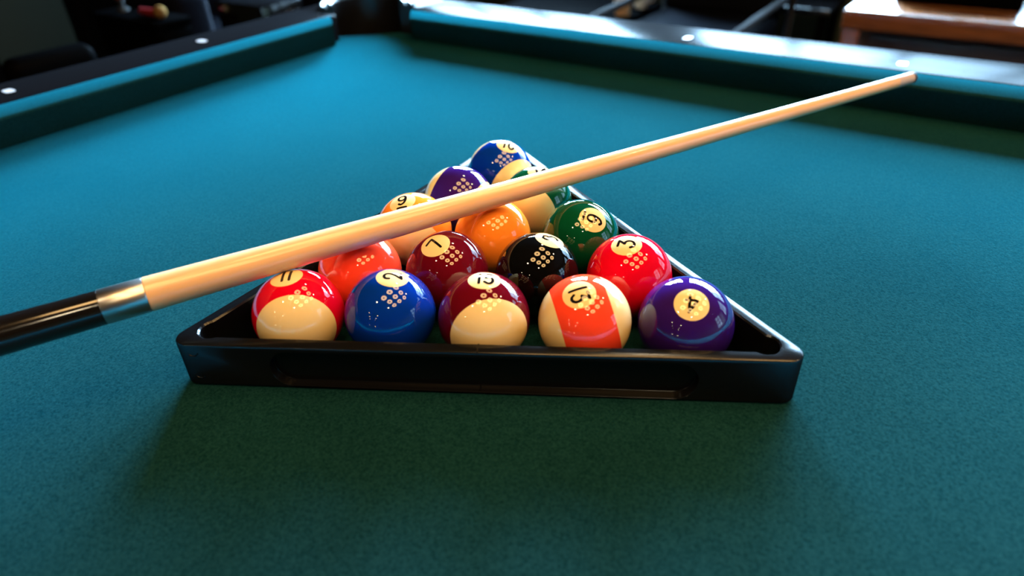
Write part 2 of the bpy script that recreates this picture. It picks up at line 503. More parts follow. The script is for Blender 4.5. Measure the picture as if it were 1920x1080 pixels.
# slate, aprons and legs
box('slate', (OX0 + 0.12 - CX, OX1 - 0.12 - CX, OY0 + 0.125 - CY, OY1 - 0.125 - CY, BED - 0.06, BED - 0.021), M['black_matte'], table)
for d in ((OX0 + 0.01, OX0 + 0.04, OY0 + 0.06, OY1 - 0.06), (OX1 - 0.04, OX1 - 0.01, OY0 + 0.06, OY1 - 0.06),
          (OX0 + 0.06, OX1 - 0.06, OY0 + 0.01, OY0 + 0.04), (OX0 + 0.06, OX1 - 0.06, OY1 - 0.04, OY1 - 0.01)):
    box('apron', (d[0] - CX, d[1] - CX, d[2] - CY, d[3] - CY, BED - 0.30, BED - 0.07), M['black_wood'], table, bevel=0.003)
for x in (OX0 + 0.24, OX1 - 0.24):
    for y in (OY0 + 0.22, OY1 - 0.22):
        box('leg', (x - 0.08 - CX, x + 0.08 - CX, y - 0.08 - CY, y + 0.08 - CY, 0, BED - 0.06), M['black_wood'], table, bevel=0.006)

# ------------------------------------------------------------------ the balls
R = 0.028575
HALF = 0.56           # half width of the stripe, in ball radii
CLR = {'yellow': (0.90, 0.235, 0.022), 'blue': (0.001, 0.028, 0.30), 'red': (0.62, 0.0015, 0.016), 'purple': (0.026, 0.006, 0.115),
       'orange': (0.90, 0.058, 0.022), 'green': (0.0015, 0.062, 0.026), 'maroon': (0.105, 0.0018, 0.008), 'black': (0.002, 0.002, 0.0022)}
for k, c in CLR.items(): M['ball_' + k] = mat(k + '_resin', c, 0.03)
# centre, direction of the number disc, up of the numeral, stripe axis
BALLS = {
    '11': ((0.00693, -0.24162), (-0.0900, -0.0262, 0.9956), (-0.6533, 0.7561, -0.0392), (0.7082, -0.7045, 0.0455)),
    '2': ((0.05715, -0.21056), (0.1259, 0.1105, 0.9859), (-0.6759, -0.7179, 0.1668), None),
    '15': ((0.10994, -0.18253), (0.0196, 0.0727, 0.9972), (-0.5307, 0.8460, -0.0513), (0.7362, -0.6759, 0.0348)),
    '13': ((0.16442, -0.15216), (0.0317, -0.3506, 0.9360), (0.7047, 0.6719, 0.2278), (0.7243, 0.6533, 0.2202)),
    '4': ((0.21734, -0.12219), (0.2220, -0.4536, 0.8631), (0.3176, -0.8033, -0.5039), None),
    '5': ((0.00453, -0.18452), (-0.35, 0.65, -0.67), (1, 0, -0.2), None),
    '7': ((0.05701, -0.15319), (-0.0108, -0.3250, 0.9456), (-0.9998, -0.0093, -0.0146), None),
    '8': ((0.11141, -0.12316), (0.2220, 0.2314, 0.9472), (-0.6971, -0.6415, 0.3201), None),
    '3': ((0.16525, -0.09270), (-0.0361, -0.1985, 0.9794), (-0.9752, -0.2070, -0.0779), None),
    '9': ((-0.00257, -0.11944), (-0.0632, -0.2617, 0.9631), (-0.5993, 0.7816, 0.1731), (0.5016, -0.8426, -0.1960)),
    '1': ((0.05466, -0.09609), (-0.35, 0.65, -0.67), (1, 0, -0.1), None),
    '6': ((0.11199, -0.06466), (0.4950, -0.2695, 0.8260), (0.8423, 0.3820, -0.3802), None),
    '12': ((-0.00377, -0.06230), (-0.0797, -0.7286, -0.6803), (0.2, -0.6, 0.6), (-0.9522, -0.1462, 0.2681)),
    '14': ((0.05213, -0.03091), (0.1408, -0.0093, 0.9900), (-0.6606, 0.7440, 0.1009), (0.1567, -0.9871, -0.0316)),
    '10': ((-0.00675, 0.00092), (0.3043, 0.0598, 0.9507), (-0.4429, 0.8925, 0.0856), (0.9203, -0.2762, -0.2772)),
}
COLOUR = {'1': 'yellow', '2': 'blue', '3': 'red', '4': 'purple', '5': 'orange', '6': 'green', '7': 'maroon', '8': 'black',
          '9': 'yellow', '10': 'blue', '11': 'red', '12': 'purple', '13': 'orange', '14': 'green', '15': 'maroon'}
LABEL = {
    '1': 'plain amber yellow pool ball between the maroon 7 and black 8, cue resting on it',
    '2': 'plain blue pool ball showing the number 2 in the front row',
    '3': 'plain bright red pool ball showing the number 3 beside the green 6',
    '4': 'plain purple pool ball showing the number 4 in the rack corner',
    '5': 'plain orange-red pool ball half under the cue, behind the blue 2',
    '6': 'plain dark green pool ball showing an underlined 6',
    '7': 'plain maroon pool ball showing the number 7',
    '8': 'black pool ball showing the number 8',
    '9': 'amber-striped ivory pool ball showing an underlined 9 behind the cue',
    '10': 'blue-striped ivory pool ball at the apex of the rack',
    '11': 'red-striped ivory pool ball showing the number 11 under the cue',
    '12': 'purple-striped ivory pool ball in the second row behind the cue',
    '13': 'orange-red-striped ivory pool ball showing the number 13',
    '14': 'green-striped ivory pool ball under the cue beside the green 6',
    '15': 'maroon-striped ivory pool ball showing the number 15',
}
def frame_of(n, up):
    n = Vector(n).normalized(); up = Vector(up); up = (up - up.dot(n) * n).normalized()
    return up.cross(n), up, n          # right, up, out
def ball_mesh(axis, cm, seg=96):
    bm = bmesh.new()
    t = math.acos(HALF)
    ths = [t * k / 16 for k in range(17)] + [t + (PI - 2 * t) * k / 24 for k in range(1, 25)] + [PI - t + t * k / 16 for k in range(1, 17)]
    prof = [(R * math.cos(a), max(0.0, R * math.sin(a)) if 1e-6 < a < PI - 1e-6 else 0.0) for a in ths]
    lathe(list(reversed(prof)), seg, axis=axis, closed=False, bm=bm)
    ax = Vector(axis).normalized()
    for f in bm.faces:
        c = f.calc_center_median().dot(ax) / R
        f.material_index = 1 if abs(c) > HALF else 0
    return bm
def on_sphere(fr, x, y, r):
    rt, up, n = fr
    d = math.hypot(x, y)
    if d < 1e-9: return n * r
    a = d                              # arc length in radii
    return (n * math.cos(a) + (rt * x + up * y) / d * math.sin(a)) * r
def sphere_obj(name, verts, faces, m, parent):
    me = bpy.data.meshes.new(name)
    me.from_pydata(verts, [], faces)
    me.polygons.foreach_set('use_smooth', [True] * len(faces))
    me.update()
    me.normals_split_custom_set_from_vertices([tuple(Vector(v).normalized()) for v in verts])
    return link_mesh(name, me, m, parent)
def disc(fr, rad, r, rings=6, seg=48):
    vs = [on_sphere(fr, 0, 0, r)]; fs = []
    for i in range(1, rings + 1):
        for k in range(seg):
            a = 2 * PI * k / seg
            vs.append(on_sphere(fr, rad * i / rings * math.cos(a), rad * i / rings * math.sin(a), r))
    for k in range(seg): fs.append((0, 1 + k, 1 + (k + 1) % seg))
    for i in range(rings - 1):
        for k in range(seg):
            a, b = 1 + i * seg, 1 + (i + 1) * seg
            fs.append((a + k, b + k, b + (k + 1) % seg, a + (k + 1) % seg))
    return vs, fs
GL = {
    '0': [('c', [(0.3, 1), (0.08, 0.82), (0.02, 0.5), (0.08, 0.18), (0.3, 0), (0.52, 0.18), (0.58, 0.5), (0.52, 0.82), (0.3, 1)])],
    '1': [('l', [(0.3, 0), (0.3, 1)])],
    '2': [('c', [(0.03, 0.72), (0.09, 0.92), (0.3, 1.0), (0.52, 0.9), (0.56, 0.7), (0.44, 0.46), (0.24, 0.24), (0.02, 0.0)]), ('l', [(0.02, 0), (0.58, 0)])],
    '3': [('l', [(0.04, 1), (0.54, 1), (0.25, 0.6)]), ('c', [(0.25, 0.6), (0.44, 0.57), (0.58, 0.4), (0.56, 0.15), (0.36, 0.0), (0.14, 0.03), (0.0, 0.18)])],
    '4': [('l', [(0.42, 0), (0.42, 1), (0.0, 0.28), (0.62, 0.28)])],
    '5': [('l', [(0.52, 1), (0.12, 1), (0.07, 0.54)]), ('c', [(0.07, 0.54), (0.28, 0.63), (0.52, 0.5), (0.57, 0.28), (0.46, 0.07), (0.26, 0.0), (0.0, 0.12)])],
    '6': [('c', [(0.52, 0.9), (0.36, 1.0), (0.14, 0.86), (0.04, 0.55), (0.04, 0.25), (0.14, 0.05), (0.32, 0.0), (0.5, 0.08), (0.57, 0.28), (0.5, 0.5), (0.32, 0.58), (0.14, 0.5), (0.05, 0.34)]), ('l', [(-0.02, -0.3), (0.62, -0.3)])],
    '7': [('l', [(0.02, 1), (0.58, 1), (0.26, 0.0)])],
    '8': [('c', [(0.3, 0.55), (0.1, 0.66), (0.08, 0.86), (0.3, 1.0), (0.52, 0.86), (0.5, 0.66), (0.3, 0.55), (0.06, 0.4), (0.04, 0.14), (0.3, 0.0), (0.56, 0.14), (0.54, 0.4), (0.3, 0.55)])],
}
GL['9'] = [('c', [(0.6 - x, 1 - y) for x, y in GL['6'][0][1]]), ('l', [(-0.02, -0.3), (0.62, -0.3)])]
def catmull(p, n=6):
    q = []
    for i in range(len(p) - 1):
        a, b, c, d = p[max(i - 1, 0)], p[i], p[i + 1], p[min(i + 2, len(p) - 1)]
        for k in range(n):
            t = k / n
            q.append(tuple(0.5 * ((2 * b[j]) + (-a[j] + c[j]) * t + (2 * a[j] - 5 * b[j] + 4 * c[j] - d[j]) * t * t + (-a[j] + 3 * b[j] - 3 * c[j] + d[j]) * t ** 3) for j in (0, 1)))
    q.append(p[-1]); return q
def dense(p, n=10):
    q = []
    for a, b in zip(p, p[1:]):
        q += [(a[0] + (b[0] - a[0]) * k / n, a[1] + (b[1] - a[1]) * k / n) for k in range(n)]
    q.append(p[-1]); return q
def numeral(txt, fr, r, h, w):
    vs, fs = [], []
    adv = 0.82 if len(txt) == 2 and txt != '11' else 0.42
    sx = 0.82 if len(txt) == 2 else 1.0
    width = 0.6 * sx * h if len(txt) == 1 else (0.6 * sx + adv * 0.82) * h
    if txt in ('13', '15', '10', '12', '14'): adv = 0.58; width = (0.6 * sx + adv) * h
    yoff = -0.5 if txt not in ('6', '9') else -0.38
    layer = 0
    for i, ch in enumerate(txt):
        x0 = -width / 2 + i * adv * h
        for kind, pts in GL[ch]:
            layer += 1
            rr = r + layer * 2e-6
            P = catmull(pts) if kind == 'c' else dense(pts)
            P = [(x0 + x * sx * h, (y + yoff) * h) for x, y in P]
            # ribbon
            base = len(vs)
            for j, (x, y) in enumerate(P):
                xa, ya = P[max(j - 1, 0)]; xb, yb = P[min(j + 1, len(P) - 1)]
                dx, dy = xb - xa, yb - ya; l = math.hypot(dx, dy) or 1
                nx, ny = -dy / l * w / 2, dx / l * w / 2
                vs.append(on_sphere(fr, x + nx, y + ny, rr)); vs.append(on_sphere(fr, x - nx, y - ny, rr))
            for j in range(len(P) - 1):
                a = base + 2 * j
                fs.append((a, a + 1, a + 3, a + 2))
            # round joints
            for x, y in ([P[0], P[-1]] + (P[::10] if kind == 'l' else [])):
                layer += 1
                b = len(vs); vs.append(on_sphere(fr, x, y, r + layer * 2e-6))
                for k in range(12): vs.append(on_sphere(fr, x + w / 2 * math.cos(2 * PI * k / 12), y + w / 2 * math.sin(2 * PI * k / 12), r + layer * 2e-6))
                for k in range(12): fs.append((b, b + 1 + k, b + 1 + (k + 1) % 12))
    return vs, fs
for n, ((x, y), N, U, A) in BALLS.items():
    root = empty('pool_ball', (x, y, BED + 0.0001))
    tag(root, LABEL[n], 'pool ball', 'fifteen pool balls in the rack')
    fr = frame_of(N, U)
    mcol = M['ball_' + COLOUR[n]]
    bm = ball_mesh(A or N, mcol)
    if A is None:
        for f in bm.faces: f.material_index = 0
    bmesh.ops.recalc_face_normals(bm, faces=bm.faces)
    for f in bm.faces: f.smooth = True
    bmesh.ops.translate(bm, verts=bm.verts, vec=(0, 0, R))
    me = bpy.data.meshes.new('ball_body'); bm.to_mesh(me); bm.free()
    link_mesh('ball_body', me, [mcol, M['ivory']] if A else [mcol], root)
    vs, fs = disc(fr, 0.355, R + 5e-5, 10, 64)
    d = sphere_obj('number_disc', vs, fs, M['ivory'], root); d.location = (0, 0, R)
    vs, fs = numeral(n, fr, R + 1.1e-4, 0.36, 0.062)
    sphere_obj('numeral', vs, fs, M['print'], d)

# ------------------------------------------------------------------ the triangle rack
PHI = 0.5399          # the rack stands turned on the table
RKH = 0.0321
rack = empty('ball_rack', (0, 0, BED + 0.0003), PHI)
tag(rack, 'black plastic triangle rack around the pool balls', 'rack')
V3 = [Vector((-0.1906, -0.2476)), Vector((0.1909, -0.2562)), Vector((-0.0061, 0.0814))]
WALL = 0.0085
def line_int(p, d, q, e):
    den = d.x * e.y - d.y * e.x
    t = ((q - p).x * e.y - (q - p).y * e.x) / den
    return p + d * t
def outer_loop(off=0.0, fil=0.009):
    pts = []
    for i in range(3):
        c = V3[i]; a = (V3[i - 1] - c).normalized(); b = (V3[(i + 1) % 3] - c).normalized()
        bis = (a + b).normalized(); half = math.acos(max(-1, min(1, a.dot(b)))) / 2
        cen = c + bis * (fil / math.sin(half))
        r = fil - off
        # arc between the two tangent normals
        na = Vector((-a.y, a.x)); na = na if na.dot(bis) < 0 else -na
        nb = Vector((-b.y, b.x)); nb = nb if nb.dot(bis) < 0 else -nb
        a0 = math.atan2(na.y, na.x); a1 = math.atan2(nb.y, nb.x)
        while a1 < a0: a1 += 2 * PI
        for k in range(13): 
            t = a0 + (a1 - a0) * k / 12
            pts.append(cen + Vector((math.cos(t), math.sin(t))) * r)
    return pts
def inner_loop(off=0.0, rc=0.0088, dist=0.031):
    pts = []
    wl = WALL + off
    for i in range(3):
        c = V3[i]; a = (V3[i - 1] - c).normalized(); b = (V3[(i + 1) % 3] - c).normalized()
        bis = (a + b).normalized()
        cen = c + bis * dist
        r = rc - off
        def hit(d):
            n = Vector((-d.y, d.x)); n = n if n.dot(bis) > 0 else -n
            p = c + n * wl
            q = p - cen; bb = q.dot(d); cc = q.dot(q) - r * r
            return p + d * (-bb + math.sqrt(max(bb * bb - cc, 0)))
        pa, pb = hit(a), hit(b)
        a0 = math.atan2(*(pa - cen).yx); a1 = math.atan2(*(pb - cen).yx)
        while a1 < a0: a1 += 2 * PI
        for k in range(25):
            t = a0 + (a1 - a0) * k / 24
            pts.append(cen + Vector((math.cos(t), math.sin(t))) * r)
    return pts
def rack_body():
    bm = bmesh.new()
    def ring(pts, z): return [bm.verts.new((p.x, p.y, z)) for p in pts]
    e = 0.0014
    O = [ring(outer_loop(e), 0.0), ring(outer_loop(0), e), ring(outer_loop(0), RKH - e), ring(outer_loop(e * 0.35), RKH - e * 0.3), ring(outer_loop(e), RKH)]
    I = [ring(inner_loop(0), 0.0), ring(inner_loop(0), RKH - e * 0.7), ring(inner_loop(-e * 0.7), RKH)]
    def skin(A, B):
        n = len(A)
        for k in range(n): bm.faces.new((A[k], A[(k + 1) % n], B[(k + 1) % n], B[k]))
    for A, B in zip(O, O[1:]): skin(A, B)
    for A, B in zip(I, I[1:]): skin(B, A)
    def cap(A, B, flip):
        es = []
        for L in (A, B):
            for k in range(len(L)):
                ed = bm.edges.get((L[k], L[(k + 1) % len(L)]))
                es.append(ed)
        bmesh.ops.triangle_fill(bm, use_beauty=True, use_dissolve=False, edges=es)
    cap(O[-1], I[-1], False); cap(O[0], I[0], True)
    bmesh.ops.recalc_face_normals(bm, faces=bm.faces)
    me = bpy.data.meshes.new('rack_frame_solid'); bm.to_mesh(me); bm.free()
    return me
def stadium(p, d, n, half, zc, rad, depth, grow=0.0):
    """cutter: stadium prism in the vertical plane through p, along d, outward n."""
    bm = bmesh.new()
    out = []
    for sgn, cx in ((1, half - rad), (-1, -half + rad)):
        for k in range(17):
            t = -PI / 2 + PI * k / 16
            out.append((cx + sgn * rad * math.cos(t) if True else 0, zc + sgn * rad * math.sin(t)))
    A = [bm.verts.new((*(p + d * x + n * 0.004), z)) for x, z in out]
    B = [bm.verts.new((*(p + d * x - n * depth), z)) for x, z in out]
    m = len(out)
    bm.faces.new(A); bm.faces.new(list(reversed(B)))
    for k in range(m): bm.faces.new((A[k], A[(k + 1) % m], B[(k + 1) % m], B[k]))
    bmesh.ops.recalc_face_normals(bm, faces=bm.faces)
    me = bpy.data.meshes.new('cut'); bm.to_mesh(me); bm.free()
    return me
solid = link_mesh('rack_frame', rack_body(), M['rack'], rack)
cutters = []
for i in range(3):
    a, b = V3[i], V3[(i + 1) % 3]
    d = (b - a).normalized(); n = Vector((d.y, -d.x)); mid = (a + b) / 2
    c = link_mesh('cut', stadium(mid, d, n, 0.1265, 0.0150, 0.0130, 0.0062))
    c.matrix_world = Matrix.Translation((0, 0, BED)) @ Matrix.Rotation(PHI, 4, 'Z')
    md = solid.modifiers.new('recess', 'BOOLEAN'); md.operation = 'DIFFERENCE'; md.object = c; md.solver = 'EXACT'
    cutters.append(c)
bv = solid.modifiers.new('edge', 'BEVEL'); bv.width = 0.0008; bv.segments = 3; bv.use_clamp_overlap = False; bv.limit_method = 'ANGLE'; bv.angle_limit = math.radians(60)
bpy.context.view_layer.update()
dg = bpy.context.evaluated_depsgraph_get()
me = bpy.data.meshes.new_from_object(solid.evaluated_get(dg))
solid.modifiers.clear(); solid.data = me; me.name = 'rack_frame'
for c in cutters: bpy.data.objects.remove(c, do_unlink=True)
bm = bmesh.new(); bm.from_mesh(me)
for f in bm.faces: f.smooth = True
for e in bm.edges: e.smooth = not (len(e.link_faces) == 2 and e.calc_face_angle(0) > math.radians(28))
bm.to_mesh(me); bm.free()
if not me.materials: me.materials.append(M['rack'])
# moulding seam at the middle of each side, raised marks by the corner
for i in range(3):
    a, b = V3[i], V3[(i + 1) % 3]
    d = (b - a).normalized(); n = Vector((d.y, -d.x)); mid = (a + b) / 2
    bm = bmesh.new()
    w = 0.0004
    pts = [mid + d * w, mid - d * w, mid - d * w - n * (WALL - 0.0005), mid + d * w - n * (WALL - 0.0005)]
    prism([(p.x - n.x * 0.0006, p.y - n.y * 0.0006) if j < 2 else (p.x, p.y) for j, p in enumerate(pts)], RKH - 0.0004, RKH + 0.00018, bm)
    obj('moulding_seam', bm, M['rack'], rack)
    bm = prism([(p.x, p.y) for p in (mid + d * w - n * 0.0006, mid - d * w - n * 0.0006, mid - d * w - n * 0.0062, mid + d * w - n * 0.0062)], 0.0015, 0.0023)
    obj('moulding_seam', bm, M['rack'], rack)
d = (V3[1] - V3[0]).normalized(); n = Vector((d.y, -d.x))
for z in (0.0255, 0.0085):
    p = V3[0] + d * 0.0185 + n * 0.0
    bm = bmesh.new()
    pts = [(p.x + d.x * 0.003 * math.cos(t), p.y + d.y * 0.003 * math.cos(t), z + 0.0022 * math.sin(t)) for t in [PI + PI * k / 10 for k in range(11)]]
    tube([Vector(q) for q in pts], 0.00035, 6, bm)
    obj('moulded_mark', bm, M['rack'], rack, smooth=60)

# ------------------------------------------------------------------ the cue
J = Vector((-0.040076, -0.304747, BED + 0.063481)); TP = Vector((0.267716, 0.314666, BED + 0.069816))
LEN = (TP - J).length
cue_ax = (TP - J).normalized()
cue = empty('pool_cue', J)
tag(cue, 'pool cue with pale maple shaft and black butt lying across the balls', 'cue')
def cue_part(name, prof, m, parent=cue, n=48):
    return obj(name, lathe([(s, r) for s, r in prof], n, axis=cue_ax), m, parent, smooth=35)
shaft = cue_part('shaft', [(0, 0.0), (0, 0.0100), (0.0004, 0.01035), (0.10 * LEN, 0.0096), (0.2 * LEN, 0.0089), (0.3 * LEN, 0.00835), (0.4 * LEN, 0.0079), (0.5 * LEN, 0.0075), (0.6 * LEN, 0.0070), (0.7 * LEN, 0.0065), (0.8 * LEN, 0.0061), (0.9 * LEN, 0.0058), (LEN - 0.026, 0.0057)], M['maple'])
ferr = cue_part('ferrule', [(LEN - 0.026, 0.0057), (LEN - 0.004, 0.0056), (LEN - 0.004, 0)], M['ferrule'])
cue_part('leather_tip', [(LEN - 0.004, 0), (LEN - 0.004, 0.0056), (LEN - 0.0005, 0.0056), (LEN + 0.0012, 0.0045), (LEN + 0.0022, 0.0025), (LEN + 0.0026, 0)], M['tip'])
cue_part('joint_collar', [(-0.0235, 0.0), (-0.0235, 0.0101), (-0.0230, 0.0103), (-0.0005, 0.0103), (0, 0.0100), (0, 0)], M['steel'])
cue_part('butt', [(-0.737, 0), (-0.737, 0.0145), (-0.733, 0.0155), (-0.45, 0.0150), (-0.25, 0.0124), (-0.12, 0.0110), (-0.0235, 0.0102), (-0.0235, 0)], M['cue_black'])
# small print on the shaft near the joint
q = Vector((0, 0, 1)).rotation_difference(cue_ax)
up_dir = Vector((0, 0, 1)); up_dir = (up_dir - up_dir.dot(cue_ax) * cue_ax).normalized()
side = cue_ax.cross(up_dir)
rnd = random.Random(4)
bm = bmesh.new()
s = 0.0385
def shaft_r(s): return 0.01035 + (0.0096 - 0.01035) * s / (0.1 * LEN)
while s < 0.062:
    wd = rnd.uniform(0.0007, 0.0016)
    a0 = math.radians(rnd.uniform(-4, 4) - 46); a1 = a0 + math.radians(rnd.uniform(10, 20))
    rr = shaft_r(s) + 0.00006
    vs = [bm.verts.new(cue_ax * ss + (up_dir * math.cos(a) + side * math.sin(a)) * rr) for ss, a in ((s, a0), (s + wd, a0), (s + wd, a1), (s, a1))]
    bm.faces.new(vs)
    s += wd + rnd.uniform(0.0006, 0.0022)
obj('printed_lettering', bm, M['cue_print'], shaft)

# ------------------------------------------------------------------ lamps
LZ = BED + 1.20
lamp = empty('pendant_light', (CX, CY, LZ))
tag(lamp, 'nine-shade pendant light hanging over the pool table', 'lamp')
DX, DY = 0.38, 0.42
bm = bmesh.new()
for k in (-1, 0, 1):
    bx(bm, k * DX - 0.012, k * DX + 0.012, -DY - 0.02, DY + 0.02, 0.165, 0.185)
    bx(bm, -DX - 0.02, DX + 0.02, k * DY - 0.012, k * DY + 0.012, 0.185, 0.205)
obj('lamp_frame', bm, M['shade'], lamp)
for sx in (-1, 1):
    bm = bmesh.new(); tube([(sx * DX, 0, 0.2), (sx * DX, 0, RH - LZ)], 0.006, 8, bm); obj('hanging_rod', bm, M['shade'], lamp)
for i in (-1, 0, 1):
    for j in (-1, 0, 1):
        sh = obj('lamp_shade', lathe([(0.17, 0.0), (0.17, 0.02), (0.12, 0.05), (0.05, 0.135), (0.0, 0.155), (0.0, 0.151), (0.05, 0.130), (0.115, 0.045), (0.115, 0.0)], 36, closed=False), M['shade'], lamp, loc=(i * DX, j * DY, 0), smooth=40)
        bm = bmesh.new()
        n = 36
        ro, ri = 0.140, 0.040
        a = [bm.verts.new((ro * math.cos(2 * PI * k / n), ro * math.sin(2 * PI * k / n), 0.012)) for k in range(n)]
        b = [bm.verts.new((ri * math.cos(2 * PI * k / n), ri * math.sin(2 * PI * k / n), 0.02)) for k in range(n)]
        for k in range(n): bm.faces.new((a[k], a[(k + 1) % n], b[(k + 1) % n], b[k]))
        me = bpy.data.meshes.new('glow_ring'); bm.to_mesh(me); bm.free()
        link_mesh('glow_ring', me, M['glow'], sh)
        obj('bulb_cap', lathe([(0.0, 0.0), (0.003, 0.025), (0.015, 0.04), (0.06, 0.042), (0.11, 0.02), (0.11, 0)], 24, closed=False), M['shade'], sh, smooth=40)

def ceiling_spot(x, y, label, group):
    r = empty('ceiling_spotlight', (x, y, RH))
    tag(r, label, 'ceiling light', group)
    obj('trim_ring', lathe([(0, 0.105), (-0.012, 0.102), (-0.012, 0.082), (0, 0.08)], 24, closed=False), M['frame'], r, smooth=50)
    obj('lamp_lens', lathe([(-0.004, 0.0), (-0.004, 0.08)], 24, closed=False), M['spot'], r)
for x, side_ in ((-0.17, 'the blank left wall'), (1.13, 'the single-window side wall')):
    for y, where in ((1.05, 'between pendant and window wall'), (-1.36, 'just behind the near rail')):
        ceiling_spot(x, y, 'round ceiling spotlight %s, toward %s' % (where, side_), 'ceiling spots by the pendant')
for y, row in ((-3.5, 'third'), (-4.9, 'second'), (-6.3, 'first')):
    for x, side_ in ((-0.85, 'the blank left wall'), (0.66, 'the side wall')):
        ceiling_spot(x, y, 'round ceiling spotlight in %s row from the near wall, toward %s' % (row, side_), 'ceiling spots in the long room')
for x, side_ in ((-0.9, 'blank left wall'), (0.95, 'single-window side wall')):
    r = empty('wall_lamp', (x, RY0, BED + 0.42))
    tag(r, 'small oblong lamp on the near wall toward the ' + side_, 'wall lamp', 'wall lamps')
    box('backplate', (-0.2, 0.2, 0, 0.02, -0.05, 0.05), M['frame'], r)
    box('lamp_tube', (-0.17, 0.17, 0.02, 0.05, -0.02, 0.02), M['spot'], r)

# ------------------------------------------------------------------ furniture behind the far rail
# side table with a drawer
st = empty('side_table', (0.40, 2.0, 0))
tag(st, 'varnished brown wooden side table with a dark drawer behind the far rail', 'side table')
TH = 0.622
box('table_top', (-0.45, 0.45, -0.25, 0.25, TH - 0.052, TH), M['wood'], st, bevel=0.006, seg=3)
for x in (-0.42, 0.42):
    for y in (-0.215, 0.215): box('leg', (x - 0.024, x + 0.024, y - 0.024, y + 0.024, 0, TH - 0.052), M['wood'], st, bevel=0.003)
box('drawer_case', (-0.395, 0.395, -0.17, 0.23, TH - 0.20, TH - 0.053), M['dark_wood'], st)
dr = box('drawer_front', (-0.37, 0.37, -0.186, -0.171, TH - 0.19, TH - 0.075), M['dark_wood'], st, bevel=0.003)
obj('drawer_knob', lathe([(0, 0), (0, 0.006), (0.012, 0.006), (0.016, 0.014), (0.024, 0.014), (0.028, 0.0)], 20, axis=(0, -1, 0), origin=(-0.03, -0.186, TH - 0.125)), M['brass'], dr, smooth=50)
bxr = empty('storage_box', (0.21, 2.02, TH))
tag(bxr, 'dark box standing on the brown side table', 'box')
box('box_body', (-0.155, 0.155, -0.11, 0.11, 0, 0.10), M['black_matte'], bxr, bevel=0.004)
box('box_lid', (-0.16, 0.16, -0.115, 0.115, 0.1, 0.125), M['dark_wood'], bxr, bevel=0.004)

# lounge chair with chrome side rails
ch = empty('lounge_chair', (-0.585, 2.02, 0))
tag(ch, 'black leather lounge chair with chrome side rails behind the far rail', 'chair')
box('seat_cushion', (-0.225, 0.225, -0.34, 0.30, 0.30, 0.475), M['leather'], ch, bevel=0.035, seg=4)
box('backrest', (-0.225, 0.225, 0.22, 0.36, 0.46, 0.80), M['leather'], ch, bevel=0.04, seg=4)
for s in (-1, 1):
    obj('side_rail', tube([(s * 0.25, 0.33, 0.10), (s * 0.25, 0.33, 0.56), (s * 0.25, 0.28, 0.545), (s * 0.25, -0.30, 0.53), (s * 0.25, -0.345, 0.50), (s * 0.25, -0.345, 0.10)], 0.014, 10), M['chrome'], ch, smooth=50)
    box('skid', (s * 0.25 - 0.014, s * 0.25 + 0.014, -0.36, 0.36, 0, 0.10), M['chrome'], ch, bevel=0.004)
box('seat_frame', (-0.24, 0.24, -0.32, 0.32, 0.26, 0.30), M['black_matte'], ch)

# low bench with a glossy top under the window
lb = empty('low_bench', (-0.33, 2.58, 0))
tag(lb, 'low dark bench with a glossy top under the window', 'bench')
box('bench_top', (-0.12, 0.12, -0.14, 0.14, 0.45, 0.478), M['black_plastic'], lb, bevel=0.008, seg=3)
for x in (-0.09, 0.09):
    for y in (-0.11, 0.11): box('leg', (x - 0.015, x + 0.015, y - 0.015, y + 0.015, 0, 0.45), M['black_matte'], lb)

# low table with drinks
lt = empty('low_table', (-1.18, 2.12, 0))
tag(lt, 'low black table beside the leather lounge chair, drinks on it', 'table')
box('table_top', (-0.30, 0.30, -0.30, 0.30, 0.42, 0.45), M['black_matte'], lt, bevel=0.004)
for x in (-0.26, 0.26):
    for y in (-0.26, 0.26): box('leg', (x - 0.02, x + 0.02, y - 0.02, y + 0.02, 0, 0.42), M['black_matte'], lt)
g = empty('amber_tumbler', (-0.935, 2.15, 0.45)); tag(g, 'small amber tumbler on the low black table', 'glass')
obj('tumbler_body', lathe([(0, 0), (0, 0.03), (0.07, 0.036), (0.07, 0.033), (0.012, 0.028), (0.012, 0)], 24, closed=False), M['amber'], g, smooth=40)
obj('drink', lathe([(0.013, 0), (0.013, 0.0275), (0.05, 0.031), (0.05, 0)], 24, closed=False), M['amber'], g, smooth=40)
g = empty('white_cup', (-0.925, 2.30, 0.45)); tag(g, 'small white cup on the low black table', 'cup')
cb = obj('cup_body', lathe([(0, 0), (0, 0.025), (0.03, 0.036), (0.075, 0.04), (0.075, 0.037), (0.03, 0.032), (0.006, 0.02), (0.006, 0)], 24, closed=False), M['white'], g, smooth=40)
obj('handle', tube([(0.034 + 0.022 * math.sin(PI * k / 10), 0, 0.058 - 0.036 * k / 10) for k in range(11)], 0.004, 8), M['white'], g, smooth=60)

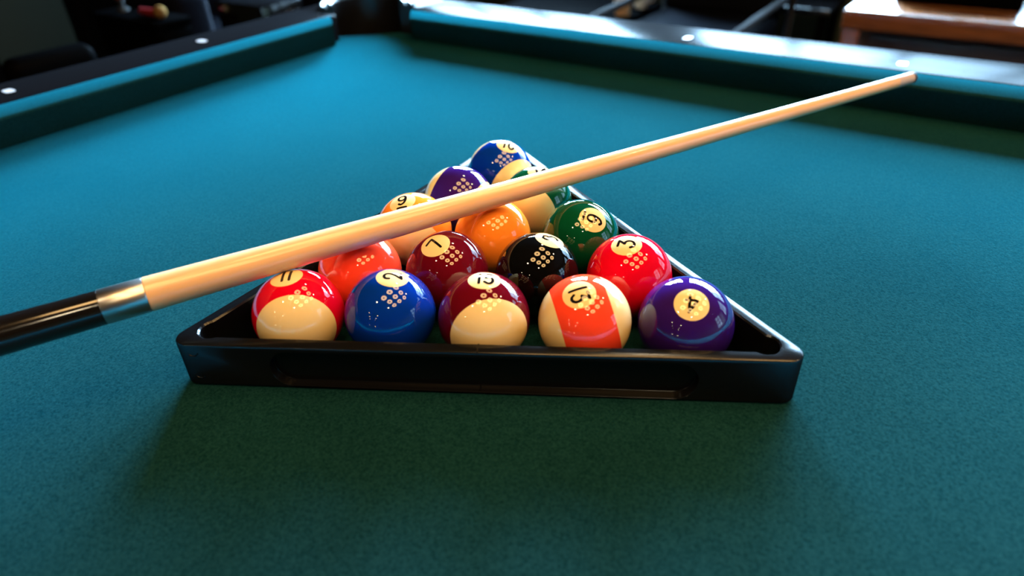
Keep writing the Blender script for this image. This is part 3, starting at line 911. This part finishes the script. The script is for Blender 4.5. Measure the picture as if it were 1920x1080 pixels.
# ------------------------------------------------------------------ furniture beyond the left rail
cab = empty('low_cabinet', (-1.77, 0.655, 0))
tag(cab, 'narrow black pedestal cabinet beyond the left rail, red ornaments on top', 'cabinet')
box('cabinet_body', (-0.165, 0.16, -0.053, 0.053, 0.03, 0.64), M['black_matte'], cab, bevel=0.003)
box('cabinet_top', (-0.17, 0.17, -0.056, 0.056, 0.64, 0.658), M['black_matte'], cab, bevel=0.003)
dd = box('door', (0.16, 0.172, -0.048, 0.048, 0.05, 0.63), M['black_matte'], cab, bevel=0.002)
obj('knob', lathe([(0, 0), (0, 0.005), (0.012, 0.011), (0.02, 0.009), (0.022, 0)], 16, axis=(1, 0, 0), origin=(0.172, -0.03, 0.4)), M['dark_wood'], dd, smooth=50)
box('plinth', (-0.15, 0.14, -0.045, 0.045, 0, 0.03), M['black_matte'], cab)
b = empty('red_rod', (-1.70, 0.645, 0.658)); tag(b, 'dark red rod with a gold round end lying on the pedestal cabinet', 'ornament')
obj('rod', lathe([(0, 0), (0, 0.010), (0.07, 0.012), (0.08, 0.009), (0.08, 0)], 16, axis=(1, 0, 0), origin=(-0.04, 0, 0.0125)), M['red'], b, smooth=50)
obj('gold_ball', lathe([(-0.018 * math.cos(PI * k / 12), 0.018 * math.sin(PI * k / 12) if 0 < k < 12 else 0) for k in range(13)], 20, axis=(1, 0, 0), origin=(0.056, 0, 0.018), closed=False), M['brass'], b, smooth=60)
b = empty('red_candle', (-1.87, 0.66, 0.658)); tag(b, 'red candle in a grey holder standing on the pedestal cabinet', 'candle')
obj('holder', lathe([(0, 0), (0, 0.018), (0.006, 0.016), (0.01, 0.007), (0.028, 0.007), (0.032, 0.015), (0.036, 0.015), (0.036, 0)], 20), M['frame'], b, smooth=40)
obj('wax', lathe([(0.036, 0), (0.036, 0.0125), (0.12, 0.012), (0.124, 0.009), (0.122, 0)], 20), M['red'], b, smooth=40)
obj('wick', tube([(0, 0, 0.12), (0.001, 0, 0.132)], 0.0012, 6), M['black_matte'], b)

# upholstered armchair in the corner
ac = empty('armchair', (-2.06, 1.14, 0))
tag(ac, 'dark navy upholstered armchair beside the pedestal cabinet', 'armchair')
box('seat', (-0.28, 0.34, -0.28, 0.28, 0.16, 0.50), M['navy'], ac, bevel=0.03, seg=3)
box('backrest', (-0.40, -0.24, -0.40, 0.40, 0.16, 0.90), M['navy'], ac, bevel=0.04, seg=3)
for s in (-1, 1):
    box('armrest', (-0.26, 0.34, s * 0.34 - 0.06, s * 0.34 + 0.06, 0.10, 0.70), M['navy'], ac, bevel=0.03, seg=3)
for x in (-0.3, 0.28):
    for y in (-0.33, 0.33): box('foot', (x - 0.025, x + 0.025, y - 0.025, y + 0.025, 0, 0.165), M['black_wood'], ac)
# black case on the floor stand between armchair and pocket
sp = empty('small_stool', (-1.40, 0.80, 0)); tag(sp, 'small black stool in front of the navy armchair', 'stool')
box('stool_seat', (-0.15, 0.15, -0.15, 0.15, 0.56, 0.60), M['black_matte'], sp, bevel=0.005)
for x in (-0.125, 0.125):
    for y in (-0.125, 0.125): box('leg', (x - 0.015, x + 0.015, y - 0.015, y + 0.015, 0, 0.56), M['black_matte'], sp)
for y in (-0.125, 0.125): box('stretcher', (-0.11, 0.11, y - 0.01, y + 0.01, 0.2, 0.225), M['black_matte'], sp)
bc = empty('black_case', (-1.40, 0.80, 0.60)); tag(bc, 'glossy black case with a brown handle on the black stool', 'case')
box('case_body', (-0.10, 0.10, -0.07, 0.07, 0, 0.105), M['black_plastic'], bc, bevel=0.006)
obj('handle', tube([(0.102, 0.045 + 0.02 * math.cos(PI * k / 10), 0.04 + 0.035 * math.sin(PI * k / 10)) for k in range(11)], 0.004, 8), M['dark_wood'], bc, smooth=60)

# black armchair whose arm pad shows over the left rail
dc = empty('padded_chair', (-1.45, 0.17, 0))
tag(dc, 'black chair with padded arms standing beyond the left rail', 'chair')
box('seat', (-0.20, 0.20, -0.18, 0.22, 0.40, 0.46), M['black_matte'], dc, bevel=0.015, seg=3)
box('backrest', (-0.20, 0.20, -0.24, -0.19, 0.46, 0.88), M['black_matte'], dc, bevel=0.015, seg=3)
for sx in (-1, 1):
    box('arm_pad', (sx * 0.23 - 0.028, sx * 0.23 + 0.028, -0.10, 0.07, 0.675, 0.735), M['black_matte'], dc, bevel=0.024, seg=4)
    box('leg', (sx * 0.23 - 0.014, sx * 0.23 + 0.014, -0.22, -0.19, 0, 0.70), M['black_matte'], dc)
    box('leg', (sx * 0.23 - 0.014, sx * 0.23 + 0.014, 0.02, 0.05, 0, 0.68), M['black_matte'], dc)
    box('arm_bar', (sx * 0.23 - 0.012, sx * 0.23 + 0.012, -0.19, 0.02, 0.66, 0.68), M['black_matte'], dc)
    box('seat_rail', (min(sx * 0.20, sx * 0.23), max(sx * 0.20, sx * 0.23), -0.19, 0.05, 0.41, 0.44), M['black_matte'], dc)
